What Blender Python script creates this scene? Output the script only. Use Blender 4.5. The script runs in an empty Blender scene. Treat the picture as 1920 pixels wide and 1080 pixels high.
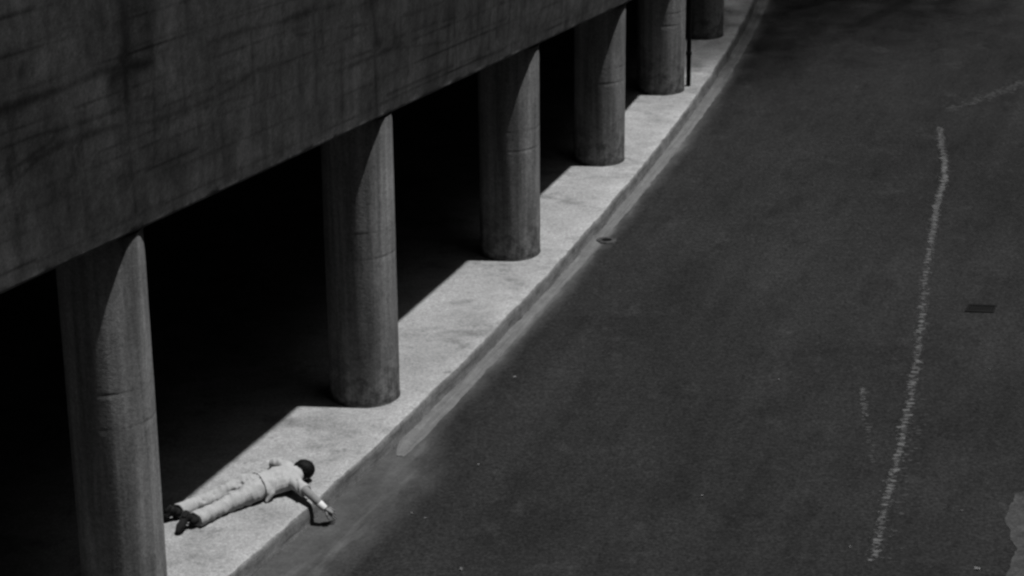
import bpy, bmesh, math, random
import numpy as np
from mathutils import Vector, Matrix, noise
R_ = math.radians
sc = bpy.context.scene

# ------------------------------------------------------------ measured places, in metres
ROLL = 0.009598
EXPOSURE = 0.25
ALB = .42  # albedo scale for all surfaces, kept low to weaken bounced light
FASC_LO, FASC_HI = .19, .48
TREE = (13.5, 45.0); CRX, CRY = 3.9, 3.6  # added tree and its crown offset, set for the shadow it throws

# ------------------------------------------------------------ camera, sky, sun, exposure
cam_d = bpy.data.cameras.new("camera"); cam = bpy.data.objects.new("camera", cam_d)
sc.collection.objects.link(cam); sc.camera = cam
cam_d.sensor_width = 36.0; cam_d.lens = 4465.0 / 1920.0 * 36.0
cam_d.clip_start = 0.5; cam_d.clip_end = 900.0
CAM_H = 10.7
cam.matrix_world = (Matrix.Translation((0, 0, CAM_H)) @ Matrix.Rotation(R_(90 - 21.3), 4, 'X')
                    @ Matrix.Rotation(-ROLL, 4, 'Z'))
SUN_EL, SUN_AZ = R_(73.7), R_(-5.0)        # azimuth from +X, counter-clockwise
sdir = Vector((math.cos(SUN_EL) * math.cos(SUN_AZ), math.cos(SUN_EL) * math.sin(SUN_AZ), math.sin(SUN_EL)))
sun_d = bpy.data.lights.new("sun", 'SUN'); sun_d.energy = 5.0; sun_d.angle = R_(1.3); sun_d.color = (1, 1, 1)
sun = bpy.data.objects.new("sun", sun_d); sc.collection.objects.link(sun)
sun.rotation_euler = sdir.to_track_quat('Z', 'Y').to_euler(); sun.location = (6, 10, 40)
w = bpy.data.worlds.new("World"); sc.world = w; w.use_nodes = True
nt = w.node_tree; nt.nodes.clear()
sky = nt.nodes.new('ShaderNodeTexSky'); sky.sky_type = 'NISHITA'; sky.sun_disc = False
sky.sun_elevation = SUN_EL; sky.sun_rotation = R_(90) - SUN_AZ
bw = nt.nodes.new('ShaderNodeRGBToBW'); bg = nt.nodes.new('ShaderNodeBackground'); wo = nt.nodes.new('ShaderNodeOutputWorld')
bg.inputs['Strength'].default_value = 0.09
nt.links.new(sky.outputs[0], bw.inputs[0]); nt.links.new(bw.outputs[0], bg.inputs[0]); nt.links.new(bg.outputs[0], wo.inputs[0])
sc.view_settings.view_transform = 'Standard'; sc.view_settings.look = 'None'
sc.view_settings.exposure = EXPOSURE; sc.view_settings.gamma = 1.0
sc.render.engine = 'CYCLES'
sc.cycles.pixel_filter_type = 'BLACKMAN_HARRIS'; sc.cycles.filter_width = 2.6
sc.cycles.max_bounces = 6; sc.cycles.diffuse_bounces = 4

# ------------------------------------------------------------ helpers
def link(o, parent=None):
    sc.collection.objects.link(o)
    if parent: o.parent = parent
    return o
def tag(o, label=None, cat=None, group=None, kind=None):
    if label: o['label'] = label
    if cat: o['category'] = cat
    if group: o['group'] = group
    if kind: o['kind'] = kind
    return o
def empty(name, loc=(0, 0, 0)):
    o = bpy.data.objects.new(name, None); o.location = loc; o.empty_display_size = .3
    return link(o)
def mesh_obj(name, verts, faces, mats, parent=None, smooth=False, loc=None, mat_idx=None):
    me = bpy.data.meshes.new(name)
    if loc is not None:
        verts = [(v[0] - loc[0], v[1] - loc[1], v[2] - loc[2]) for v in verts]
    me.from_pydata([tuple(map(float, v)) for v in verts], [], faces); me.update()
    for m in (mats if isinstance(mats, (list, tuple)) else [mats]): me.materials.append(m)
    if smooth: me.polygons.foreach_set('use_smooth', [True] * len(me.polygons))
    if mat_idx: me.polygons.foreach_set('material_index', mat_idx)
    o = bpy.data.objects.new(name, me)
    if loc is not None and parent is None: o.location = loc
    return link(o, parent)
def grid_faces(nu, nv, flip=False):
    f = []
    for i in range(nu - 1):
        for j in range(nv - 1):
            a, b, c, d = i * nv + j, (i + 1) * nv + j, (i + 1) * nv + j + 1, i * nv + j + 1
            f.append((a, d, c, b) if flip else (a, b, c, d))
    return f
def set_uv(me, uvs):
    l = me.uv_layers.new(name='UVMap')
    vi = np.empty(len(me.loops), dtype=np.int32); me.loops.foreach_get('vertex_index', vi)
    l.data.foreach_set('uv', np.asarray(uvs, dtype=np.float32)[vi].ravel())
def box(bm, x0, x1, y0, y1, z0, z1, M=None):
    v = [bm.verts.new((x, y, z)) for z in (z0, z1) for x, y in ((x0, y0), (x1, y0), (x1, y1), (x0, y1))]
    if M:
        for q in v: q.co = M @ q.co
    for f in ((0, 3, 2, 1), (4, 5, 6, 7), (0, 1, 5, 4), (1, 2, 6, 5), (2, 3, 7, 6), (3, 0, 4, 7)): bm.faces.new([v[i] for i in f])
def bm_obj(name, bm, mat, parent=None, smooth=False, bevel=0):
    if bevel: bmesh.ops.bevel(bm, geom=bm.edges[:], offset=bevel, segments=2, affect='EDGES')
    me = bpy.data.meshes.new(name); bm.to_mesh(me); bm.free()
    for m in (mat if isinstance(mat, (list, tuple)) else [mat]): me.materials.append(m)
    if smooth: me.polygons.foreach_set('use_smooth', [True] * len(me.polygons))
    return link(bpy.data.objects.new(name, me), parent)

# ------------------------------------------------------------ materials (node helpers)
class NT:
    def __init__(s, name, rough=.9):
        s.m = bpy.data.materials.new(name); s.m.use_nodes = True; s.t = s.m.node_tree
        s.b = s.t.nodes['Principled BSDF']; s.b.inputs['Roughness'].default_value = rough
        s.b.inputs['Specular IOR Level'].default_value = .06
        s.co = s.t.nodes.new('ShaderNodeTexCoord')
    def n(s, k, **kw):
        x = s.t.nodes.new(k)
        for a, v in kw.items(): setattr(x, a, v)
        return x
    def L(s, a, b): s.t.links.new(a, b)
    def coords(s, which='Object', scale=(1, 1, 1), rot=0, loc=(0, 0, 0)):
        mp = s.n('ShaderNodeMapping'); mp.inputs['Scale'].default_value = scale
        mp.inputs['Rotation'].default_value = (0, 0, rot); mp.inputs['Location'].default_value = loc
        if rot:                                       # rotate first, then stretch
            m2 = s.n('ShaderNodeMapping'); m2.inputs['Rotation'].default_value = (0, 0, rot)
            s.L(s.co.outputs[which], m2.inputs[0]); mp.inputs['Rotation'].default_value = (0, 0, 0)
            s.L(m2.outputs[0], mp.inputs[0])
        else: s.L(s.co.outputs[which], mp.inputs[0])
        return mp.outputs[0]
    def noise(s, vec, scale, detail=4, rough=.6, lo=0., hi=1., a=0., b=1., dist=0.):
        x = s.n('ShaderNodeTexNoise'); x.inputs['Scale'].default_value = scale; x.inputs['Detail'].default_value = detail
        x.inputs['Roughness'].default_value = rough; x.inputs['Distortion'].default_value = dist
        s.L(vec, x.inputs['Vector'])
        return s.remap(x.outputs[0], lo, hi, a, b)
    def remap(s, v, lo, hi, a, b, smooth=False):
        r = s.n('ShaderNodeMapRange'); r.inputs[1].default_value = lo; r.inputs[2].default_value = hi
        r.inputs[3].default_value = a; r.inputs[4].default_value = b
        if smooth: r.interpolation_type = 'SMOOTHSTEP'
        s.L(v, r.inputs[0]); return r.outputs[0]
    def math(s, op, a, b=None):
        x = s.n('ShaderNodeMath', operation=op)
        for i, v in enumerate((a, b)):
            if v is None: continue
            if isinstance(v, (int, float)): x.inputs[i].default_value = v
            else: s.L(v, x.inputs[i])
        return x.outputs[0]
    def mul(s, *v):
        r = v[0]
        for q in v[1:]: r = s.math('MULTIPLY', r, q)
        return r
    def mix(s, f, a, b):                              # a*(1-f)+b*f on plain values
        x = s.n('ShaderNodeMix'); x.data_type = 'FLOAT'
        for i, v in ((0, f), (2, a), (3, b)):
            if isinstance(v, (int, float)): x.inputs[i].default_value = v
            else: s.L(v, x.inputs[i])
        return x.outputs[0]
    def out(s, v, bump=None, strength=.3, dist=.01):
        v = s.math('MULTIPLY', v, ALB)               # one common darkening of all surfaces, so that less light bounces
        c = s.n('ShaderNodeCombineColor')
        for i in range(3):
            if isinstance(v, (int, float)): c.inputs[i].default_value = v
            else: s.L(v, c.inputs[i])
        s.L(c.outputs[0], s.b.inputs['Base Color'])
        if bump is not None:
            b = s.n('ShaderNodeBump'); b.inputs['Strength'].default_value = strength; b.inputs['Distance'].default_value = dist
            s.L(bump, b.inputs['Height']); s.L(b.outputs[0], s.b.inputs['Normal'])
        return s.m
    def grain(s, amt=.14):
        o = s.coords('Object')
        return s.mul(s.noise(o, 70, 2, .7, .3, .7, 1 - amt, 1 + amt), s.noise(o, 26, 2, .6, .3, .7, 1 - amt * .6, 1 + amt * .6))

ROAD_ROT = R_(19)          # turns the texture so that its y runs with the road

def m_sidewalk():
    t = NT('pavement_concrete'); o = t.coords('Object')
    v = t.mul(t.noise(o, .7, 4, .6, .3, .7, .40, .54), t.noise(t.coords('Object', (.8, 1.1, 1)), 2.6, 7, .72, .3, .72, .76, 1.14), t.grain(.30))
    worn = t.noise(t.coords('Object', (1, 1.4, 1), loc=(2, 6, 0)), 1.1, 9, .85, .52, .66, 1, .80)
    spots = t.noise(t.coords('Object', (1, 1.2, 1), loc=(3, 1, 0)), 1.6, 6, .72, .52, .66, 1, .66)
    small = t.noise(t.coords('Object', (1, 1.3, 1), loc=(8, 4, 0)), 5, 4, .65, .62, .72, 1, .62)
    sx = t.n('ShaderNodeSeparateXYZ'); t.L(t.co.outputs['UV'], sx.inputs[0])
    edge = t.remap(sx.outputs[0], -.35, -.02, 1, 1.10, True)     # the kerb edge is rubbed clean
    return t.out(t.mul(t.mul(v, spots, small, edge), t.math('MULTIPLY', worn, 1.10)), t.noise(o, 45, 4, .7), .35, .006)
def m_kerb():
    t = NT('kerb_concrete'); sx = t.coords('UV', (1, 1, 1))
    a = t.coords('UV', (16, .7, 1)); o = t.coords('Object')
    v = t.mul(t.noise(a, 1.6, 5, .7, .25, .75, .23, .42), t.noise(o, 3.5, 4, .7, .3, .7, .66, 1.2), t.grain(.28))
    dark = t.noise(t.coords('UV', (30, 1.3, 1), loc=(4, 2, 0)), 1.3, 3, .6, .58, .68, 1, .6)
    return t.out(t.mul(v, dark), t.noise(a, 6, 5, .7), .5, .01)
def m_gutter():
    t = NT('gutter_concrete'); o = t.coords('Object'); a = t.coords('UV', (14, .6, 1))
    v = t.mul(t.noise(a, 1.4, 5, .7, .25, .75, .15, .30), t.noise(o, 4, 4, .7, .3, .7, .8, 1.12), t.grain(.16))
    return t.out(v, t.noise(o, 30, 4, .7), .4, .008)
def m_road():
    t = NT('asphalt', .95); o = t.coords('Object'); r = t.coords('Object', (1, .22, 1), rot=ROAD_ROT)
    base = t.mul(t.noise(o, .2, 3, .5, .3, .7, .029, .041), t.noise(r, 1.1, 5, .65, .3, .72, .80, 1.18),
                 t.noise(t.coords('Object', (1, .07, 1), rot=ROAD_ROT, loc=(1, 7, 0)), 2.0, 4, .6, .3, .7, .87, 1.14), t.noise(o, 6.5, 7, .8, .3, .7, .80, 1.2), t.noise(o, 31, 2, .6, .33, .67, .66, 1.38), t.noise(t.coords('Object', loc=(3, 3, 0)), 14, 2, .6, .33, .67, .84, 1.17), t.grain(.30))
    # cross-wise scuffs, pale worn flecks and darker oily areas
    sc_ = t.noise(t.coords('Object', (1, .8, 1), loc=(7, 3, 0)), 1.5, 9, .85, .55, .70, 0, .034)
    fl = t.noise(t.coords('Object', (.8, 1.1, 1), loc=(1, 9, 0)), 10, 5, .75, .63, .76, 0, .085)
    ms = t.noise(o, .5, 3, .5, .47, .62, .12, 1.0)
    tar = t.mul(t.noise(t.coords('Object', (1, .45, 1), rot=ROAD_ROT, loc=(2, 2, 0)), 1.7, 7, .78, .50, .68, 1, .66),
                t.noise(t.coords('Object', (.8, 1.2, 1), loc=(5, 2, 0)), 6, 4, .7, .60, .72, 1, .70))
    sx = t.n('ShaderNodeSeparateXYZ'); t.L(t.co.outputs['UV'], sx.inputs[0])
    d, s = sx.outputs[0], sx.outputs[1]
    # pale dust washed into the channel beside the kerb, wider where the gutter slab is gone
    wid = t.remap(s, 22.2, 23.6, 1.0, 0.42, True)
    nd = t.noise(t.coords('UV', (1.5, .5, 1)), 1.4, 5, .65, .3, .7, -.14, .16)
    dd = t.math('ADD', t.math('DIVIDE', d, wid), nd)
    dust = t.mul(t.remap(dd, .22, .95, 1, 0, True), t.noise(o, 3, 5, .7, .3, .75, .5, 1.2))
    strk = t.mul(t.remap(dd, .30, .42, 0, 1, True), t.remap(dd, .48, .60, 1, 0, True), t.noise(t.coords('UV', (3, .4, 1), loc=(0, 5, 0)), 1.3, 3, .6, .45, .6, 0, 1))
    v = t.math('ADD', t.mul(t.math('ADD', t.math('ADD', base, sc_), t.mul(fl, ms)), tar), t.math('ADD', t.mul(dust, .105), t.mul(strk, .06)))
    return t.out(v, t.noise(o, 60, 4, .75), .5, .008)
def m_ground():
    t = NT('bare_ground'); o = t.coords('Object')
    return t.out(t.mul(t.noise(o, .2, 4, .6, .3, .7, .05, .10), t.grain(.15)))
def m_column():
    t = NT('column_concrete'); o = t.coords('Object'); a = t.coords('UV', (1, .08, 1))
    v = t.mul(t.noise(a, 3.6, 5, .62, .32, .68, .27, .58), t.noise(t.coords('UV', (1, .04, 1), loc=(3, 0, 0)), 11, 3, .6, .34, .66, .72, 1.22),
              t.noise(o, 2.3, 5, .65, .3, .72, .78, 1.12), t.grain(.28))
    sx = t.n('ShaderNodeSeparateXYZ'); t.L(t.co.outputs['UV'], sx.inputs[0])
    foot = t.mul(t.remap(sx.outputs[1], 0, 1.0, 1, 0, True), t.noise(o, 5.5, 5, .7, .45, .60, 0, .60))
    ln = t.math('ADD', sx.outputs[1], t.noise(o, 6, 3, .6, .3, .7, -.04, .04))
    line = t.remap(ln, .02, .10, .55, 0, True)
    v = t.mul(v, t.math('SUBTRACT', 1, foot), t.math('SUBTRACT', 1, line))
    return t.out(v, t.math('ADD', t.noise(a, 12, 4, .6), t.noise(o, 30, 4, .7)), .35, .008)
def m_fascia():
    t = NT('stained_board_marked_concrete'); o = t.coords('Object')
    at = t.n('ShaderNodeAttribute'); at.attribute_name = 'stain'
    v = t.mul(t.noise(t.coords('UV', (1, .6, 1)), 1.3, 6, .66, .32, .68, FASC_LO, FASC_HI), t.noise(t.coords('UV', (1, .07, 1), loc=(9, 0, 0)), 6, 5, .65, .32, .68, .80, 1.18),
              t.noise(o, 1.1, 5, .6, .3, .7, .82, 1.18), t.noise(o, 5, 6, .78, .32, .68, .74, 1.26), t.grain(.28))
    v = t.mul(v, t.math('SUBTRACT', 1, at.outputs['Fac']))
    return t.out(v, t.noise(o, 40, 3, .6), .12, .002)
def m_plain(name, v, rough=.9, amt=.12, scale=6, bump=.0):
    t = NT(name, rough); o = t.coords('Object')
    c = t.mul(t.noise(o, scale, 4, .6, .3, .7, v * (1 - amt), v * (1 + amt)), t.grain(amt * .8))
    return t.out(c, t.noise(o, scale * 5, 4, .6) if bump else None, bump, .004)
def m_cloth(name, v):
    t = NT(name, .95); o = t.coords('Object')
    c = t.mul(t.noise(o, 9, 4, .6, .3, .7, v * .88, v * 1.1), t.grain(.07))
    return t.out(c, t.noise(o, 160, 2, .6), .15, .002)
def m_paint():
    t = NT('worn_road_paint', .8); o = t.coords('Object')
    return t.out(t.mul(t.noise(o, 14, 4, .7, .3, .7, .10, .20), t.grain(.25)))

# ------------------------------------------------------------ measured shapes, in metres
KERB = [-7.713129950183859e-06,0.0009562298875239643,-0.04871466181881431,1.5024297459812466,-19.480697485835357]
GUTTER = [-0.0001103447784480317,0.006172320205753222,0.25942164409141927,-8.860686839478113]
DECK_EDGE = [[-9.357,3.849,4.529],[-9.151,4.349,4.527],[-8.945,4.849,4.523],[-8.738,5.349,4.519],[-8.532,5.849,4.514],[-8.326,6.349,4.509],[-8.12,6.849,4.502],[-7.913,7.349,4.495],[-7.707,7.849,4.486],[-7.501,8.349,4.476],[-7.295,8.849,4.465],[-7.089,9.349,4.453],[-6.882,9.849,4.44],[-6.676,10.349,4.425],[-6.47,10.849,4.408],[-6.264,11.349,4.391],[-6.057,11.849,4.371],[-5.851,12.349,4.35],[-5.645,12.849,4.327],[-5.439,13.349,4.302],[-5.233,13.849,4.275],[-5.026,14.349,4.246],[-4.82,14.849,4.215],[-4.614,15.349,4.181],[-4.408,15.849,4.145],[-4.201,16.349,4.106],[-3.995,16.849,4.064],[-3.789,17.349,4.02],[-3.583,17.849,3.976],[-3.376,18.349,3.932],[-3.17,18.849,3.887],[-2.964,19.35,3.842],[-2.76,19.851,3.797],[-2.557,20.352,3.751],[-2.356,20.853,3.703],[-2.157,21.355,3.655],[-1.959,21.856,3.607],[-1.763,22.357,3.557],[-1.569,22.858,3.507],[-1.377,23.359,3.456],[-1.186,23.86,3.404],[-0.997,24.361,3.351],[-0.809,24.862,3.297],[-0.624,25.363,3.243],[-0.44,25.865,3.188],[-0.258,26.366,3.132],[-0.077,26.867,3.075],[0.101,27.368,3.017],[0.278,27.869,2.959],[0.453,28.37,2.899],[0.626,28.872,2.839],[0.797,29.373,2.778],[0.967,29.874,2.716],[1.135,30.375,2.653],[1.301,30.876,2.589],[1.465,31.378,2.525],[1.627,31.879,2.459],[1.787,32.38,2.404],[1.946,32.882,2.361],[2.103,33.383,2.328],[2.258,33.884,2.301],[2.41,34.385,2.281],[2.561,34.887,2.265],[2.711,35.388,2.253],[2.858,35.889,2.243],[3.003,36.391,2.236],[3.147,36.892,2.23],[3.288,37.393,2.225],[3.428,37.895,2.222],[3.565,38.396,2.219],[3.702,38.896,2.217],[3.838,39.396,2.215],[3.974,39.896,2.214],[4.11,40.396,2.213],[4.247,40.896,2.212],[4.383,41.396,2.212],[4.519,41.896,2.211],[4.655,42.396,2.211],[4.792,42.896,2.21],[4.928,43.396,2.21],[5.064,43.896,2.21],[5.2,44.396,2.21],[5.337,44.896,2.21],[5.473,45.396,2.21],[5.609,45.896,2.21],[5.745,46.396,2.21],[5.881,46.896,2.21],[6.018,47.396,2.21],[6.154,47.896,2.21],[6.29,48.396,2.209],[6.426,48.896,2.209],[6.563,49.396,2.209],[6.699,49.896,2.209],[6.835,50.396,2.209],[6.971,50.896,2.209],[7.108,51.396,2.209],[7.244,51.896,2.209],[7.38,52.396,2.209],[7.516,52.896,2.209],[7.653,53.396,2.209],[7.789,53.896,2.209],[7.925,54.396,2.209],[8.061,54.896,2.209],[8.197,55.396,2.209],[8.334,55.896,2.209],[8.47,56.396,2.209],[8.606,56.896,2.209],[8.742,57.396,2.209],[8.879,57.896,2.209],[9.015,58.396,2.209],[9.151,58.896,2.209],[9.287,59.396,2.209],[9.424,59.896,2.209],[9.56,60.396,2.209],[9.696,60.896,2.209],[9.832,61.396,2.209]]
COLUMNS = [[-3.515,19.058],[-1.614,23.815],[-0.018,28.248],[1.224,31.946],[2.309,35.364],[3.182,38.515]]
WORN_LINE = [[6.381,33.824],[6.259,32.926],[6.191,32.31],[6.021,31.368],[5.832,30.695],[5.629,29.835],[5.456,29.016],[5.271,28.236],[5.108,27.491],[5.013,26.954],[4.88,26.266],[4.741,25.608],[4.614,24.978],[4.511,24.598],[4.364,23.938],[4.262,23.514],[4.157,23.104],[4.035,22.574],[3.926,22.191],[3.802,21.697],[3.705,21.338],[3.594,20.874],[3.508,20.538],[3.406,20.189]]
WORN_DASH = [[3.884,24.24],[3.845,23.878],[3.803,23.455],[3.772,22.844],[3.733,22.451],[3.698,22.133]]
FAINT_STRIPE = [[6.737,34.813],[7.168,35.164],[7.577,35.579],[7.893,35.918],[8.536,36.583],[9.509,37.482]]
PALE = [[5.037,21.609],[4.833,20.906],[4.806,20.4],[4.649,19.918],[4.508,19.453],[5.587,19.432],[6.093,21.526],[5.423,21.907]]
GRATE = [[5.514,26.748],[5.854,26.704],[5.773,26.447],[5.426,26.508]]
SPECKS = [[4.372,19.998],[1.895,21.616],[0.02,24.661],[5.394,24.759],[4.446,21.228],[-1.02,21.285],[-0.884,21.177],[-0.507,20.096],[-0.367,22.388],[2.984,24.529],[3.237,20.477]]
STAINS = [[0.07,1.0,[[13.98,1.6],[14.38,1.6],[14.82,1.6],[15.34,1.64],[15.74,1.6],[16.18,1.56]]],[0.13,1.0,[[15.66,1.68],[15.78,1.56],[15.58,1.56]]],[0.06,0.9,[[17.1,1.56],[17.66,1.56],[18.38,1.52],[19.06,1.52],[19.74,1.48]]],[0.04,0.7,[[14.1,0.92],[14.34,0.96],[14.62,1.08],[14.86,1.12],[15.26,1.12],[15.86,1.08],[16.34,1.0],[16.82,1.0],[17.3,1.0],[17.7,1.04],[18.1,1.12],[18.62,1.08]]],[0.025,0.6,[[14.02,1.28],[14.54,1.28],[15.06,1.24],[15.82,1.24]]],[0.02,0.5,[[15.82,1.28],[16.3,1.24],[16.7,1.24],[17.26,1.24],[17.74,1.24]]],[0.02,0.55,[[15.5,0.92],[15.9,0.92],[16.34,0.92],[16.86,0.96],[17.54,0.92],[18.18,0.88]]],[0.022,0.6,[[15.86,0.6],[16.46,0.56],[16.98,0.56],[17.18,0.56]]],[0.02,0.55,[[13.86,2.36],[14.34,2.36]]],[0.02,0.45,[[13.94,2.04],[14.54,2.08],[14.9,2.08],[15.58,2.08],[16.26,2.08]]],[0.02,0.4,[[15.7,1.76],[16.5,1.76],[17.34,1.76],[18.1,1.76]]],[0.02,0.5,[[14.14,0.64],[14.58,0.64],[15.02,0.64],[15.58,0.6]]],[0.02,0.6,[[18.86,1.32],[20.46,1.16]]],[0.02,0.55,[[21.22,0.88],[22.06,0.88],[22.86,0.84]]],[0.02,0.5,[[19.46,0.88],[20.7,0.84],[21.58,0.72],[22.9,0.56]]],[0.02,0.6,[[21.3,0.24],[22.22,0.24],[23.14,0.24]]],[0.02,0.5,[[23.34,0.24],[24.02,0.2]]],[0.02,0.45,[[23.46,0.56],[24.7,0.56]]],[0.018,0.4,[[25.42,0.28],[27.1,0.24]]],[0.1,1.0,[[15.54,2.2],[15.62,2.0],[15.7,1.76],[15.74,1.6],[15.82,1.32],[15.9,1.08],[15.94,0.92]]],[0.03,0.8,[[15.94,0.92],[16.06,0.6],[16.14,0.4],[16.22,0.2]]],[0.02,0.45,[[14.46,2.4],[14.54,2.12],[14.62,1.8]]],[0.02,0.4,[[14.78,2.32],[14.86,2.0]]],[0.02,0.55,[[16.1,1.84],[16.22,1.44],[16.34,1.0],[16.42,0.64]]],[0.02,0.55,[[16.5,2.04],[16.58,1.76],[16.7,1.44],[16.82,1.04]]],[0.02,0.5,[[17.5,1.88],[17.62,1.6]]],[0.02,0.5,[[17.86,1.56],[18.02,1.2],[18.18,0.84]]],[0.025,0.6,[[18.42,1.52],[18.58,1.08],[18.74,0.64],[18.94,0.08]]],[0.05,0.9,[[19.1,1.56],[19.22,1.28],[19.38,0.92],[19.54,0.48]]],[0.02,0.5,[[19.22,1.6],[19.66,0.72],[19.9,0.04]]],[0.08,0.9,[[20.46,1.4],[20.62,1.16],[20.78,0.92],[20.86,0.88]]],[0.03,0.5,[[20.7,0.92],[20.98,0.36],[21.14,0.04]]],[0.02,0.5,[[22.74,1.08],[23.02,0.6],[23.34,0.08]]],[0.02,0.4,[[23.22,1.0],[23.54,0.56]]],[0.02,0.35,[[14.14,1.64],[14.3,1.0]]],[0.02,0.4,[[14.98,1.56],[15.1,1.2]]],[0.02,0.35,[[17.34,0.92],[17.62,0.08]]],[0.02,0.4,[[25.78,0.64],[26.14,0.16]]],[0.02,0.35,[[19.82,1.2],[20.3,0.08]]],[0.02,0.3,[[21.54,1.12],[22.06,0.08]]],[0.05,0.6,[[14.22,1.88],[14.22,1.84]]],[0.05,0.6,[[16.42,1.68],[16.42,1.64]]],[0.05,0.5,[[17.18,1.88],[17.22,1.84]]],[0.03,0.5,[[16.5,1.48],[16.5,1.48]]],[0.03,0.6,[[14.1,1.04],[14.3,1.08],[14.7,1.16],[14.78,1.2]]],[0.25,-0.45,[[18.06,0.36],[18.42,0.36],[18.66,0.28]]],[0.08,-0.5,[[19.78,0.4],[19.94,0.0]]],[0.12,-0.35,[[19.54,0.4],[19.66,0.08]]],[0.06,-0.35,[[16.58,1.4],[16.5,1.4]]],[0.1,-0.3,[[14.82,1.68],[15.06,1.72],[15.34,1.72]]],[0.08,-0.3,[[17.66,1.16],[18.06,1.2]]]]
PIPE = (2.761, 35.507)
HOLE = (1.234, 29.093)
SPOT = (-1.652, 22.087)
M = dict(side=m_sidewalk(), kerb=m_kerb(), gutter=m_gutter(), road=m_road(), ground=m_ground(), col=m_column(), fascia=m_fascia(),
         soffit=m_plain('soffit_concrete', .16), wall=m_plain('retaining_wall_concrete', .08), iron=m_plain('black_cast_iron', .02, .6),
         hole=m_plain('painted_drain_shade', .008, .9), paint=m_paint(), fpaint=m_plain('faded_road_paint', .078, .9, .35, 22),  # hole: near-black colour painted in for the shade inside the drains
         pale=m_plain('pale_worn_concrete', .085, .95, .4, 7), fpaint2=m_plain('nearly_gone_paint', .068, .9, .35, 22), paper=m_plain('white_paper', .5, .8), skin=m_plain('skin', .38, .6, .06, 12),
         hair=m_plain('dark_hair', .012, .6, .3, 40), shirt=m_cloth('pale_shirt_cotton', .66), trouser=m_cloth('pale_trouser_cotton', .60),
         shoe=m_plain('black_leather', .02, .55), sock=m_plain('dark_sock', .03), white=m_plain('white_band', 1.15, .5, .02),
         bark=m_plain('bark', .08), leaf=m_plain('leaf', .06), pipe=m_plain('black_painted_steel', .015, .6), dirt=m_plain('tar_spot', .02, .9, .3, 20),
         roof=m_plain('deck_asphalt', .05), block=m_plain('sky_blocker_render', .06))  # block: dark face of the added sky-blocking buildings
SW = .19                                             # pavement height above the road

# ------------------------------------------------------------ kerb line and road edge
def fcurve(co, y, y0, y1):
    y = np.asarray(y, float); yc = np.clip(y, y0, y1)
    return np.polyval(co, yc) + np.polyval(np.polyder(co), yc) * (y - yc)
def kerb_x(y): return fcurve(KERB, y, 18.5, 41.0)
def gutter_x(y): return fcurve(GUTTER, y, 22.7, 41.0)
def wob(y, k=0):
    return .018 * noise.noise(Vector((y * 1.4, k, 0))) + .012 * noise.noise(Vector((y * 6.0, k + 5, 0))) + .008 * noise.noise(Vector((y * 15.0, k + 9, 0)))
ys = np.concatenate([np.arange(-6, 16, .5), np.arange(16, 44, .06), np.arange(44, 70, .5)])
kx = kerb_x(ys); kd = np.gradient(kx, ys); kn = np.stack([np.ones_like(kd), -kd], 1); kn /= np.linalg.norm(kn, axis=1)[:, None]

# ground far and wide, one sheet
bm = bmesh.new(); box(bm, -300, 300, -100, 500, -.5, -.02)
tag(bm_obj('ground', bm, M['ground']), kind='structure')

# road: rows follow the kerb, UV = (metres from the kerb, metres along)
offs = [-.05, 0, .05, .1, .15, .2, .3, .4, .5, .6, .75, .9, 1.1, 1.4, 1.8, 2.5, 4, 6, 9, 13, 18]
V, UV = [], []
for i, y in enumerate(ys):
    for d in offs:
        V.append((kx[i] + kn[i, 0] * d, y + kn[i, 1] * d, 0)); UV.append((d, y))
road = mesh_obj('road', V, grid_faces(len(ys), len(offs), True), M['road']); set_uv(road.data, UV)
for p in road.data.polygons:
    pass
tag(road, kind='structure')

# pavement top with a worn rounded nose and kerb face
prof = [(-14, 0, 0), (-5, 0, 0), (-2.5, 0, 0), (-1.2, 0, 0), (-.6, 0, 0), (-.25, 0, 0), (-.12, 0, 0), (-.04, 0, 0), (-.012, -.006, 1), (0, -.022, 1), (.006, -.06, 1), (.010, -.11, 1), (.014, -.15, 1), (.02, -.195, 1)]
V, UV, mi = [], [], []
for i, y in enumerate(ys):
    w_ = wob(y)
    for k, (d, z, f) in enumerate(prof):
        dd = d + (w_ * (1 if d > -.3 else 0)) + (.012 * noise.noise(Vector((y * 7, z * 30, 3))) if f else 0)
        V.append((kx[i] + kn[i, 0] * dd, y + kn[i, 1] * dd, SW + z)); UV.append((d - z, y))
fc = grid_faces(len(ys), len(prof), True)
mi = [(1 if (k % (len(prof) - 1)) >= 8 else 0) for k in range(len(fc))]
pav = mesh_obj('sidewalk', V, fc, [M['side'], M['kerb']], mat_idx=mi); set_uv(pav.data, UV); tag(pav, kind='structure')
for p in pav.data.polygons: p.use_smooth = True

# gutter slab between kerb face and asphalt
gy = np.arange(22.62, 44, .05); V, UV = [], []
gx0 = kerb_x(gy); gx1 = gutter_x(gy)
for i, y in enumerate(gy):
    a, b = gx0[i] + .0, max(gx1[i], gx0[i] + .10)
    e = min(1, (y - 22.62) / .5)
    if e < 1: a = a + (b - a) * .55 * (1 - e) ** 1.5; b = b - .05 * (1 - e) ** 3
    b += .9 * wob(y, 9) + .025 * noise.noise(Vector((y * 5, 2, 7)))
    for k in range(5):
        f = k / 4; V.append((a + (b - a) * f, y, .012 - (.010 if k == 4 else 0) - .006 * (1 - abs(f - .5)))); UV.append((f * .3, y))
gut = mesh_obj('gutter_slab', V, grid_faces(len(gy), 5, True), M['gutter']); set_uv(gut.data, UV); tag(gut, kind='structure')

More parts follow.
